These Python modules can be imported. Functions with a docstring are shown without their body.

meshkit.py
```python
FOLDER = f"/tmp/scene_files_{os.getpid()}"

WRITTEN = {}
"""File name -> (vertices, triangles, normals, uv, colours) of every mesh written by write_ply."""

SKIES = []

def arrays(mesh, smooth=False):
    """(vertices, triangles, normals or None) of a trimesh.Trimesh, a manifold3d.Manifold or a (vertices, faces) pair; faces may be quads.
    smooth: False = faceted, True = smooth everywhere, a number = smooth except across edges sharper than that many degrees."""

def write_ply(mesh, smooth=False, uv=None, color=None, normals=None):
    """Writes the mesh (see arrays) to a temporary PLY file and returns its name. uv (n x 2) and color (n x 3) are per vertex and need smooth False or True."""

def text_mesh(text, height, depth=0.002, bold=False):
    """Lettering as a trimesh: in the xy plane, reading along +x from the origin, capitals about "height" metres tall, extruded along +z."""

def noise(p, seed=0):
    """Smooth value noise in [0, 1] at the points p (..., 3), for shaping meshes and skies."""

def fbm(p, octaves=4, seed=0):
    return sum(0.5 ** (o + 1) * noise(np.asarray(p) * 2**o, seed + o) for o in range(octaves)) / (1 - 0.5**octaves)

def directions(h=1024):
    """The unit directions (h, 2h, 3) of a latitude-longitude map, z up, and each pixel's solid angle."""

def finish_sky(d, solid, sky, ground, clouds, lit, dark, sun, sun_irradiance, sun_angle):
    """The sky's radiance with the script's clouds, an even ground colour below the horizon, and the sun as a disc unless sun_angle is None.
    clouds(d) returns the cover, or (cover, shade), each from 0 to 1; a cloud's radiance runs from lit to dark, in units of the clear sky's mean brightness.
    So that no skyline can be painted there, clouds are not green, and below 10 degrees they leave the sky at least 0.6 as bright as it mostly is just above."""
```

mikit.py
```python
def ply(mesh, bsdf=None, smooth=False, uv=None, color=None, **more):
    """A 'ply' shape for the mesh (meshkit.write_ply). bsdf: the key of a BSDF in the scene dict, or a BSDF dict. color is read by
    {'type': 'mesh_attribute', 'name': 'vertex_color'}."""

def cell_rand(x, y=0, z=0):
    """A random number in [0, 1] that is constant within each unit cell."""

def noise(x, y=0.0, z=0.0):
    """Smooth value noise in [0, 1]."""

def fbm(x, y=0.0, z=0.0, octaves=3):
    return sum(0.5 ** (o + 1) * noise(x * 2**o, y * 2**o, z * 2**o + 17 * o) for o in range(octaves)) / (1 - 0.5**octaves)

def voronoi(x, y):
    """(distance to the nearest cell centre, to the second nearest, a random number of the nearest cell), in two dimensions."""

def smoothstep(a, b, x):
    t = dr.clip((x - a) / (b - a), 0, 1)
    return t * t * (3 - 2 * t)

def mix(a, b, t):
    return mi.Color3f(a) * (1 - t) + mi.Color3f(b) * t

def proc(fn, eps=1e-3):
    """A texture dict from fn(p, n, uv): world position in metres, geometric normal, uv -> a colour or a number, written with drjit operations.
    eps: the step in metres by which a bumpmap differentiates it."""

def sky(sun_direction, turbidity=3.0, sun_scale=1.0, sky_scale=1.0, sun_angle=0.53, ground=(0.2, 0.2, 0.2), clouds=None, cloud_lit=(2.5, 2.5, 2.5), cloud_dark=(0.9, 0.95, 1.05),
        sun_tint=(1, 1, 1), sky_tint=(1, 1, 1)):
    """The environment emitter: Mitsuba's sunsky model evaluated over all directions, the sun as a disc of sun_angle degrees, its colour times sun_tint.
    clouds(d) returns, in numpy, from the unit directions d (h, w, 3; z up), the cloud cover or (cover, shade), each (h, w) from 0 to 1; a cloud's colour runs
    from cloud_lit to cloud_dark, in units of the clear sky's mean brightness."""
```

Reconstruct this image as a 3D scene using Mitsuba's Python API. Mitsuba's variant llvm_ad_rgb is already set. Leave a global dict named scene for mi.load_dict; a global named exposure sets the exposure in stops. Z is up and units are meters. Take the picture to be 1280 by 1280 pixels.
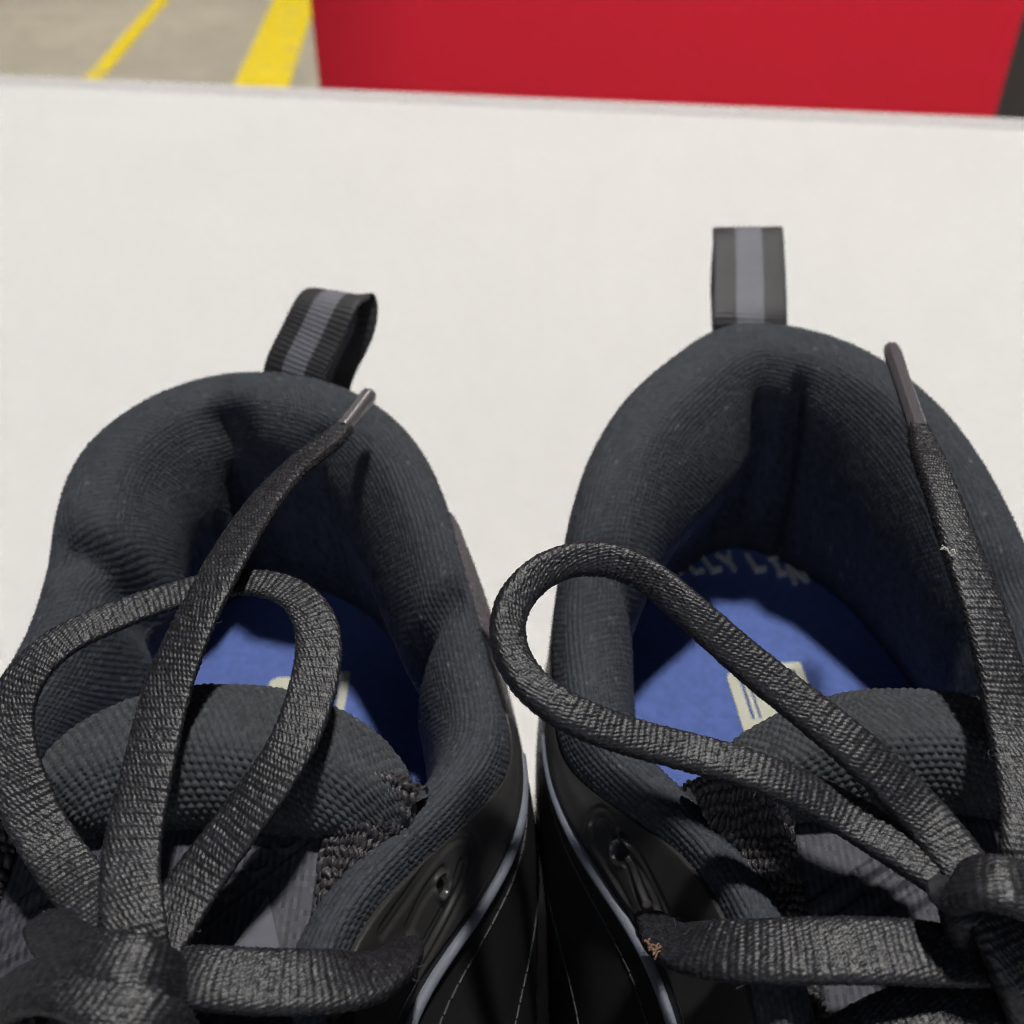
import math
import numpy as np
import drjit as dr
import trimesh
import mitsuba as mi
from scipy.interpolate import CubicSpline, Akima1DInterpolator
from scipy.ndimage import gaussian_filter
from scipy.spatial import cKDTree
from shapely.geometry import Polygon, Point
import mikit, meshkit

T = mi.ScalarTransform4f
scene, labels = {}, {}
exposure = 0.0

# ------------------------------------------------------------------ camera and lamps
PITCH = math.radians(37.4)
CAM = [0.0, 0.0, 0.19]
scene['camera'] = {
    'type': 'thinlens', 'fov': 53.13, 'fov_axis': 'x', 'near_clip': 0.01, 'far_clip': 120.0,
    'aperture_radius': 0.0007, 'focus_distance': 0.135,
    'to_world': T().look_at(origin=CAM, target=[0, math.cos(PITCH), CAM[2] - math.sin(PITCH)], up=[0, 0, 1])}

KEY_AZ, KEY_EL, KEY_DIST, KEY_R = math.radians(25), math.radians(72), 5.0, 0.21
KEY_POS = np.array([0, .12, .07]) + KEY_DIST * np.array([math.sin(KEY_AZ) * math.cos(KEY_EL), math.cos(KEY_AZ) * math.cos(KEY_EL), math.sin(KEY_EL)])
KEY_E = 3.0                       # irradiance on a face turned towards the lamp
key_rad = KEY_E * KEY_DIST ** 2 / (math.pi * KEY_R ** 2)
FILL = 0.055
FRONT_FILL = 0.64
FLOOR_Z = -0.75


def rgb(*c):
    return {'type': 'rgb', 'value': [float(x) for x in c]}


scene['unseen_ceiling_lamp'] = {'type': 'disk', 'to_world': T().look_at(origin=KEY_POS.tolist(), target=[0, .12, .07], up=[0, 1, 0.1]).scale([KEY_R, KEY_R, 1]),
                         'emitter': {'type': 'area', 'radiance': rgb(key_rad * 1.0, key_rad * .975, key_rad * .93)}}  # unseen lamp, placed to give the main light and the hard shadows
labels['unseen_ceiling_lamp'] = {'label': 'unseen round lamp above and behind the white table, placed to light the shoes', 'category': 'lamp'}
scene['added_overhead_fill'] = {'type': 'rectangle', 'to_world': T().translate([0, -.4, 6.2]).rotate([1, 0, 0], 180).scale([3.8, 3.8, 1]),
                                'emitter': {'type': 'area', 'radiance': rgb(FILL * .86, FILL * .97, FILL * 1.25)}}  # added emitter for soft cool fill from above
labels['added_overhead_fill'] = {'label': 'large dim cool fill panel added out of view over the table', 'category': 'light panel'}
scene['added_front_fill'] = {'type': 'rectangle', 'to_world': T().look_at(origin=[-.6, -4.2, 2.3], target=[0, .1, .1], up=[0, 0, 1]).scale([3.2, 1.3, 1]),
                         'emitter': {'type': 'area', 'radiance': rgb(FRONT_FILL * .9, FRONT_FILL * .97, FRONT_FILL * 1.12)}}  # added fill emitter behind the camera, lifts shaded faces turned forward
labels['added_front_fill'] = {'label': 'wide fill panel added out of view behind the camera', 'category': 'fill_panel'}
scene['unseen_box_spot'] = {'type': 'spot', 'to_world': T().look_at(origin=[.52, .5, 2.4], target=[.5, 1.55, .0], up=[0, 1, 0]),
                         'cutoff_angle': 19.5, 'beam_width': 13.0, 'intensity': rgb(36, 34, 32.5)}  # out of view, placed to light the front of the red box
scene['added_floor_spot'] = {'type': 'spot', 'to_world': T().look_at(origin=[-1.5, 4.4, 4.2], target=[-1.3, 4.4, FLOOR_Z], up=[0, 1, 0]),
                       'cutoff_angle': 34.0, 'beam_width': 22.0, 'intensity': rgb(60, 57, 52)}  # added spot that brightens the floor beyond the table


# ------------------------------------------------------------------ helpers
def put(key, mesh, bsdf, smooth=True, uv=None, color=None, label=None, kind=None, **kw):
    base, n = key, 0
    while key in scene:
        n += 1
        key = f'{base}_{n:03d}'
    scene[key] = mikit.ply(mesh, bsdf, smooth=smooth, uv=uv, color=color, **kw)
    if label or kind:
        labels[key] = {k: v for k, v in (('label', label), ('kind', kind)) if v}
    return key


def unit(v):
    return v / np.maximum(np.linalg.norm(v, axis=-1, keepdims=True), 1e-12)


def curve(pts, n, closed=False):
    """Smooth curve through the points (columns beyond three ride along), n samples even in length."""
    p = np.asarray(pts, float)
    if closed:
        p = np.vstack([p, p[:1]])
    d = np.r_[0, np.cumsum(np.linalg.norm(np.diff(p[:, :3], axis=0), axis=1) ** .8)]
    cs = CubicSpline(d, p, bc_type='periodic' if closed else 'natural')
    q = cs(np.linspace(0, d[-1], 1500))
    s = np.r_[0, np.cumsum(np.linalg.norm(np.diff(q[:, :3], axis=0), axis=1))]
    t = np.linspace(0, s[-1], n)
    return np.stack([np.interp(t, s, q[:, k]) for k in range(q.shape[1])], 1)


def grid_faces(nu, nv):
    i = np.arange(nu * nv).reshape(nu, nv)
    return np.stack([i[:-1, :-1], i[1:, :-1], i[1:, 1:], i[:-1, 1:]], -1).reshape(-1, 4)


def grid_normals(G):
    return unit(np.cross(np.gradient(G, axis=0), np.gradient(G, axis=1)))


def grid_mesh(G, flip=False):
    """(vertices in metres, faces) of a grid of points in millimetres."""
    f = grid_faces(*G.shape[:2])
    return (G.reshape(-1, 3) * .001, f[:, ::-1] if flip else f)


def arc_uv(G):
    du = np.linalg.norm(np.diff(G, axis=0), axis=2).mean(1)
    dv = np.linalg.norm(np.diff(G, axis=1), axis=2)
    v = np.concatenate([np.zeros((len(G), 1)), np.cumsum(dv, 1)], 1)
    u = np.r_[0, np.cumsum(du)][:, None] + v * 0
    return np.stack([u, v], -1).reshape(-1, 2) * .001


def hash01(a, b, seed=0):
    h = (a.astype(np.int64) * 374761393 + b.astype(np.int64) * 668265263 + seed * 2246822519) & 0xFFFFFFFF
    h = ((h ^ (h >> 13)) * 1274126177) & 0xFFFFFFFF
    return ((h ^ (h >> 16)) & 0xFFFFFF) / 16777215.0


def frames(q, roll, ref=(0, 0, 1.0)):
    t = unit(np.gradient(q, axis=0))
    side = unit(np.cross(t, np.asarray(ref, float)))
    nrm = np.cross(side, t)
    c, s = np.cos(np.radians(roll))[:, None], np.sin(np.radians(roll))[:, None]
    return t, side * c + nrm * s, nrm * c - side * s


def braid_height(s, a, cell, seed):
    """Two families of yarns over and under each other: (height 0..1, tone 0..1) at length s and breadth a, in millimetres."""
    r = s / (cell * 1.15)
    ir = np.floor(r)
    c = a / (cell * .82) + .5 * (ir % 2)
    ic = np.floor(c)
    fr, fc = r - ir - .5, c - ic - .5
    tone = hash01(ir, ic, seed)
    fr = fr + .35 * fc * np.where(ir % 2 == 0, 1, -1)
    h = np.clip(1 - (fr / .56) ** 2 - (fc / .6) ** 2, 0, 1) ** .6
    return h * (.65 + .5 * tone), tone


def ribbon(pts, res=.215, cell=.66, amp=.22, rib=.035, power=3.2, seed=0, tone=(.0126, .0128, .0170)):
    """A braided lace along pts: rows of x, y, z, roll, width, thickness (mm). Returns mesh, uv, colour."""
    p = np.asarray(pts, float)
    L = np.linalg.norm(np.diff(p[:, :3], axis=0), axis=1).sum()
    n = int(L * 1.05 / res)
    q = curve(p, n)
    P3, roll, w, th = q[:, :3], q[:, 3], q[:, 4] / 2, q[:, 5] / 2
    t, side, nrm = frames(P3, roll)
    peri = 2.2 * (np.median(q[:, 4]) + np.median(q[:, 5]))
    m = int(peri / res) + 1
    ang = np.linspace(-np.pi / 2, 1.5 * np.pi, 400)
    ca, sa = np.cos(ang), np.sin(ang)
    x0, y0 = np.sign(ca) * abs(ca) ** (2 / power), np.sign(sa) * abs(sa) ** (2 / power)
    d = np.r_[0, np.cumsum(np.hypot(np.diff(x0) * np.median(w), np.diff(y0) * np.median(th)))]
    aa = np.interp(np.linspace(0, d[-1], m), d, ang)
    ca, sa = np.cos(aa), np.sin(aa)
    cx, cy = np.sign(ca) * abs(ca) ** (2 / power), np.sign(sa) * abs(sa) ** (2 / power)
    S = np.r_[0, np.cumsum(np.linalg.norm(np.diff(P3, axis=0), axis=1))][:, None]
    A = np.linspace(0, d[-1], m)[None]
    rng = np.random.default_rng(seed)
    wob = gaussian_filter(rng.normal(size=(n, 2)), (22, 0)) * 22 ** .5
    G = P3[:, None] + side[:, None] * (cx[None] * (w * (1 + .03 * wob[:, 0]))[:, None])[..., None] + nrm[:, None] * (cy[None] * th[:, None])[..., None]
    N = side[:, None] * (cx[None] / np.maximum(w, .3)[:, None])[..., None] + nrm[:, None] * (cy[None] / np.maximum(th, .3)[:, None])[..., None]
    N = unit(N)
    warp = gaussian_filter(rng.normal(size=(n, m)), (7, 7)) * 5.0
    h, tn = braid_height(S + warp * .5, A + warp * .3, cell, seed)
    big = gaussian_filter(rng.normal(size=(n, m)), (16, 10)) * 16
    fuzz = gaussian_filter(rng.normal(size=(n, m)), .8)
    ribs = np.sin(2 * np.pi * (S + warp) / 1.55) * np.clip(.5 + big * .8, 0, 1)
    G = G + N * (amp * (h - .5) + rib * ribs + .05 * big + .05 * fuzz)[..., None]
    sp = rng.random((n, m))
    col = (np.asarray(tone)[None, None] * (.62 + .7 * tn + .5 * (gaussian_filter(sp, .7) - .5) * 6)[..., None]).clip(.008, .2)
    uv = np.stack([S + 0 * A, A + 0 * S], -1).reshape(-1, 2) * .001
    f = grid_faces(n, m)
    v = G.reshape(-1, 3)
    caps = []
    for row, sgn in ((0, 1), (n - 1, -1)):
        c = len(v)
        v = np.vstack([v, G[row].mean(0)])
        col = np.vstack([col.reshape(-1, 3), np.asarray(tone)[None]])
        uv = np.vstack([uv, uv[row * m]])
        idx = row * m + np.arange(m)
        tri = np.stack([np.full(m - 1, c), idx[1:], idx[:-1]] if sgn > 0 else [np.full(m - 1, c), idx[:-1], idx[1:]], 1)
        caps.append(tri)
    f = np.vstack([f[:, [0, 1, 2]], f[:, [0, 2, 3]]])
    f = np.vstack([f, *caps])
    mesh = trimesh.Trimesh(v * .001, f, process=False)
    return mesh, uv, col


def knit_relief(G, N, cu, cv, amp, tone, seed, lint=.0016):
    """Stitches as real relief on a grid: (points, colours per vertex)."""
    rng = np.random.default_rng(seed)
    uv = arc_uv(G) * 1000
    u, v = uv[:, 0].reshape(G.shape[:2]), uv[:, 1].reshape(G.shape[:2])
    w1, w2 = (gaussian_filter(rng.normal(size=u.shape), 14) * 14 * 1.5 for _ in range(2))
    r = v / cv + w1 * .35
    ir = np.floor(r)
    c = u / cu + .5 * (ir % 2) + w2 * .3
    ic = np.floor(c)
    fr, fc = r - ir - .5, c - ic - .5
    tn = hash01(ir, ic, seed)
    h = np.clip(1 - (fr / .56) ** 2 - (fc / .5) ** 2, 0, 1) ** .8 * (.7 + .45 * tn)
    fuzz = gaussian_filter(rng.normal(size=u.shape), .7)
    col = np.asarray(tone)[None, None] * (.72 + .28 * (h > .12) + .42 * (tn - .5) + .25 * fuzz)[..., None]
    speck = gaussian_filter((rng.random(u.shape) < lint).astype(float) * rng.random(u.shape), .8) * 4
    col = col + np.clip(speck, 0, 1)[..., None] * np.array([.12, .12, .12])
    big = gaussian_filter(rng.normal(size=u.shape), 40) * 40
    return G + N * (amp * (h - .4) + .03 * fuzz)[..., None], (col * (1 + .09 * big)[..., None]).reshape(-1, 3).clip(.006, .3)


def tube(pts, r, n=None, m=14, flat=1.0, closed_ends=True):
    q = curve(pts, n or max(8, int(np.linalg.norm(np.diff(np.asarray(pts)[:, :3], axis=0), axis=1).sum() / .5)))
    t, side, nrm = frames(q[:, :3], np.zeros(len(q)))
    rr = q[:, 3:4] if q.shape[1] > 3 else np.full((len(q), 1), r)
    a = np.linspace(0, 2 * np.pi, m)
    G = q[:, None, :3] + (side[:, None] * np.cos(a)[None, :, None] + nrm[:, None] * np.sin(a)[None, :, None] * flat) * rr[:, None]
    if closed_ends:
        G = np.concatenate([np.repeat(q[:1, None, :3], m, 1), G, np.repeat(q[-1:, None, :3], m, 1)])
    return G


def near(G, poly, n=200):
    d, _ = cKDTree(curve(poly, n)[:, :3]).query(G.reshape(-1, 3))
    return d.reshape(G.shape[:2])


# ------------------------------------------------------------------ materials
def mat(name, **k):
    k = {a: rgb(*b) if isinstance(b, (tuple, list)) else b for a, b in k.items()}
    scene[name] = {'type': 'twosided', 'bsdf': {'type': 'principled', **k}}


def bumped(name, fn, eps, **k):
    k = {a: rgb(*b) if isinstance(b, (tuple, list)) else b for a, b in k.items()}
    scene[name] = {'type': 'twosided', 'bsdf': {'type': 'bumpmap', 'arbitrary': mikit.proc(fn, eps), 'scale': 1.0, 'bsdf': {'type': 'principled', **k}}}


def knit(cu, cv, amp):
    """Rows of stitches: height in metres at uv in metres."""
    def fn(p, n, uv):
        w = mikit.noise(uv.x * 260, uv.y * 260) - .5
        r = uv.y / cv + w * .35
        ir = dr.floor(r)
        c = uv.x / cu + .5 * (ir - 2 * dr.floor(ir / 2)) + w * .3
        fr, fc = r - ir - .5, c - dr.floor(c) - .5
        d = dr.square(fr / .62) + dr.square(fc / .56)
        yarn = .75 + .5 * mikit.cell_rand(ir, dr.floor(c), 3)
        return (dr.maximum(0, 1 - d) * yarn + .35 * mikit.noise(uv.x * 5200, uv.y * 5200)) * amp
    return fn


def satin(p, n, uv):
    c, r = uv.x / .00042, uv.y / .00062
    r = r + .5 * (dr.floor(c) - 2 * dr.floor(dr.floor(c) / 2))
    fc, fr = c - dr.floor(c) - .5, r - dr.floor(r) - .5
    return (dr.maximum(0, 1 - dr.square(fc / .55)) * dr.maximum(0, 1 - dr.square(fr / .6)) * .8 + .25 * mikit.noise(uv.x * 6000, uv.y * 6000)) * 5e-5


def satin_tone(p, n, uv):
    c, r = dr.floor(uv.x / .00046), dr.floor(uv.y / .0007)
    return mi.Color3f(.056, .057, .071) * (.55 + .55 * mikit.cell_rand(c, r) + .35 * (c - 2 * dr.floor(c / 2)))


def leather(p, n, uv):
    return mikit.fbm(p.x * 1500, p.y * 1500, p.z * 1500) * 2.2e-5


def lint_tone(base, light, amount):
    def fn(p, n, uv):
        a = mikit.noise(uv.x * 2600, uv.y * 2600)
        b = mikit.fbm(uv.x * 170, uv.y * 170)
        lint = mikit.smoothstep(.9, .97, a) * mikit.smoothstep(.45, .7, b)
        k = .8 + .4 * b
        return mikit.mix(mi.Color3f(base) * k, light, lint * amount)
    return mikit.proc(fn)


LINING, PAD = (.035, .041, .052), (.042, .047, .054)
mat('sheet_fabric', base_color=(.02, .02, .022), roughness=.9)
bumped('satin_weave', satin, 6e-5, base_color=mikit.proc(satin_tone), roughness=.55, specular=.25, sheen=.25)
bumped('black_leather', leather, 1e-4, base_color=(.016, .016, .017), roughness=.36, specular=.5)
mat('gloss_leather', base_color=(.034, .033, .033), roughness=.3, specular=.8)
mat('silver_piping', base_color=(.145, .155, .19), roughness=.55, specular=.5)
mat('dark_rubber', base_color=(.02, .02, .021), roughness=.6, specular=.4)
mat('grey_mesh', base_color=(.12, .105, .115), roughness=.8, sheen=.6)
mat('fibre', base_color=(.09, .09, .095), roughness=.6)
mat('lint_white', base_color=(.6, .57, .52), roughness=.8)
mat('lint_brown', base_color=(.35, .2, .13), roughness=.8)
mat('thread', base_color=(.035, .035, .037), roughness=.5)
mat('pit_black', base_color=(.004, .004, .004), roughness=.9)
mat('aglet_plastic', base_color=(.10, .088, .095), roughness=.3, specular=.9, clearcoat=1.0, clearcoat_gloss=.95)
for nm, ro, sh in (('lace_yarn', .48, .22), ('knit_yarn', .8, .5), ('gusset_yarn', .5, .6), ('webbing', .6, .5)):
    scene[nm] = {'type': 'twosided', 'bsdf': {'type': 'principled', 'base_color': {'type': 'mesh_attribute', 'name': 'vertex_color'}, 'roughness': ro, 'specular': .55, 'sheen': sh}}


def felt(p, n, uv):
    k = .86 + .28 * mikit.fbm(p.x * 900, p.y * 900) * mikit.mix(.8, 1.1, mikit.noise(p.x * 70, p.y * 70)).x
    return mi.Color3f(.088, .138, .395) * k


mat('insole_felt', base_color=mikit.proc(felt), roughness=.9, sheen=.4)
mat('cream_print', base_color=(.55, .55, .45), roughness=.8)
mat('faded_print', base_color=(.34, .34, .27), roughness=.8)
mat('pale_print', base_color=(.85, .84, .74), roughness=.8)
mat('blue_print', base_color=(.12, .17, .40), roughness=.8)


def table_tone(p, n, uv):
    k = .985 + .025 * mikit.fbm(p.x * 9, p.y * 9) + .015 * mikit.noise(p.x * 400, p.y * 400)
    return mi.Color3f(.775, .76, .738) * k


mat('table_white', base_color=mikit.proc(table_tone), roughness=.55, specular=.3)
mat('table_edge', base_color=(.62, .60, .59), roughness=.5)
mat('dim_edge_strip', base_color=(.65, .62, .615), roughness=.5)  # greyer than the top: dimmer far edge put into the colour
mat('steel', base_color=(.3, .3, .3), roughness=.4, metallic=.8)


def floor_tone(p, n, uv):
    a, b = mikit.fbm(p.x * 1.3, p.y * 1.3), mikit.fbm(p.x * 14, p.y * 14)
    return mikit.mix((.30, .275, .222), (.385, .35, .285), a) * (.86 + .28 * b)


mat('concrete', base_color=mikit.proc(floor_tone), roughness=.7, specular=.3)


def paint_tone(p, n, uv):
    w = mikit.smoothstep(.62, .8, mikit.fbm(p.x * 22, p.y * 22))
    return mikit.mix((.66, .50, .014), (.47, .40, .13), w * .6)


mat('yellow_paint', base_color=mikit.proc(paint_tone), roughness=.6)
mat('red_laminate', base_color=(  .58, .013, .033), roughness=.5, specular=.3)
mat('black_laminate', base_color=(.03, .028, .028), roughness=.6)

# ------------------------------------------------------------------ setting: floor, lines, table, red box, black cabinet
g = np.array([[-40, -20, FLOOR_Z], [40, -20, FLOOR_Z], [40, 60, FLOOR_Z], [-40, 60, FLOOR_Z]], float)
put('floor', (g, np.array([[0, 1, 2, 3]])), 'concrete', smooth=False)
labels['floor'] = {'kind': 'structure', 'label': 'grey beige concrete floor beyond the white table'}


def stripe(a, b, w0, w1, key, label):
    a, b = np.array(a) * .001, np.array(b) * .001
    d = unit(b - a)
    a, b = a - d * 6.0 * 0, b
    nrm = np.array([d[1], -d[0], 0])
    a2, b2 = a - d * 1.2, b + d * 3
    v = np.array([a2 - nrm * w0 / 2, a2 + nrm * w0 / 2, b2 + nrm * w1 / 2, b2 - nrm * w1 / 2])
    v[:, 2] = FLOOR_Z + .004
    put(key, (v, np.array([[0, 1, 2, 3]])), 'yellow_paint', smooth=False, label=label)


stripe([-1415.1, 3657.8, -750.0], [-1527.0, 4911.4, -750.0], .062, .062, 'floor__painted_line', 'thin yellow line painted on the floor')
stripe([-836.3, 3627.8, -750.0], [-946.9, 4911.4, -750.0], .185, .185, 'floor__painted_line', 'wide yellow line painted on the floor beside the red box')


def box_between(p0, p1, depth, z0, z1, bev=.003):
    """An upright box whose front face runs from p0 to p1 (x, y in metres) and which reaches back by depth."""
    p0, p1 = np.array(p0, float), np.array(p1, float)
    d = unit(p1 - p0)
    n = np.array([-d[1], d[0]])
    poly = Polygon([p0, p1, p1 + n * depth, p0 + n * depth]).buffer(-bev).buffer(bev, quad_segs=4)
    m = trimesh.creation.extrude_polygon(poly, z1 - z0)
    m.apply_translation([0, 0, z0])
    return m


# table: far edge runs from the left of the frame to the right, slightly turned
e0, e1 = np.array([-353.0, 743.4]) * .001, np.array([313.3, 643.4]) * .001
ed = unit(e1 - e0)
en = np.array([-ed[1], ed[0]])
tl, tr = e0 - ed * .55, e1 + ed * .6
poly = Polygon([tl, tr, tr - en * 1.25, tl - en * 1.25])
top = trimesh.creation.extrude_polygon(poly.buffer(-.004).buffer(.004), .0016)
top.apply_translation([0, 0, -.0016])
labels['white_table'] = {'label': 'plain white table that the two black shoes stand on', 'category': 'table'}
put('white_table__table_top', top, 'table_white', smooth=30)
far_strip = trimesh.creation.extrude_polygon(Polygon([tl, tr, tr - en * .019, tl - en * .019]).buffer(-.004).buffer(.0035), .0008)
put('white_table__dim_edge_strip', far_strip, 'dim_edge_strip', smooth=30, label='pale grey strip along the far edge of the table, its dimmer light put into the colour')
core = trimesh.creation.extrude_polygon(poly.buffer(.0), .026)
core.apply_translation([0, 0, -.0278])
put('white_table__edge_band', core, 'table_edge', smooth=30)
for c in (tl + ed * .05 - en * .05, tr - ed * .05 - en * .05, tr - ed * .05 - en * 1.2, tl + ed * .05 - en * 1.2):
    leg = trimesh.creation.cylinder(.02, -FLOOR_Z - .03, sections=20)
    leg.apply_translation([c[0], c[1], (FLOOR_Z - .03) / 2 + .0005])
    put('white_table__leg', leg, 'steel', smooth=30)

# red box 1.5 m away, with a black cabinet beyond its right edge
RY = 1.55
rx0, rx1 = -.279, .711
labels['red_box'] = {'label': 'large plain red box standing on the floor behind the white table', 'category': 'box'}
put('red_box__front_panel', box_between((rx0, RY), (rx1, RY), .018, FLOOR_Z + .01, .25), 'red_laminate', smooth=30)
put('red_box__body', box_between((rx0 + .004, RY + .0205), (rx1 - .004, RY + .0205), .5, FLOOR_Z, .245), 'red_laminate', smooth=30)
labels['black_cabinet'] = {'label': 'black cabinet at the far right beyond the red box', 'category': 'cabinet'}
put('black_cabinet__body', box_between((rx1 + .02, RY + .35), (rx1 + 1.2, RY + .35), .5, FLOOR_Z + .06, .5), 'black_laminate', smooth=30)
put('black_cabinet__plinth', box_between((rx1 + .05, RY + .38), (rx1 + 1.17, RY + .38), .44, FLOOR_Z, FLOOR_Z + .06), 'black_laminate', smooth=30)


# ------------------------------------------------------------------ shoes
def section_grid(C, nu, nv):
    """Control net C (stations x points x 3) to a smooth grid; also the station index of every row."""
    k = np.arange(len(C))
    d = np.r_[0, np.cumsum(np.linalg.norm(np.diff(C[:, C.shape[1] // 2], axis=0), axis=1) ** .7)]
    uu = np.linspace(0, d[-1], nu)
    M = CubicSpline(d, C)(uu)
    w = np.arange(C.shape[1])
    vv = np.linspace(0, w[-1], nv)
    G = Akima1DInterpolator(w, M, axis=1)(vv)
    return G, np.interp(uu, d, k), vv


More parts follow.
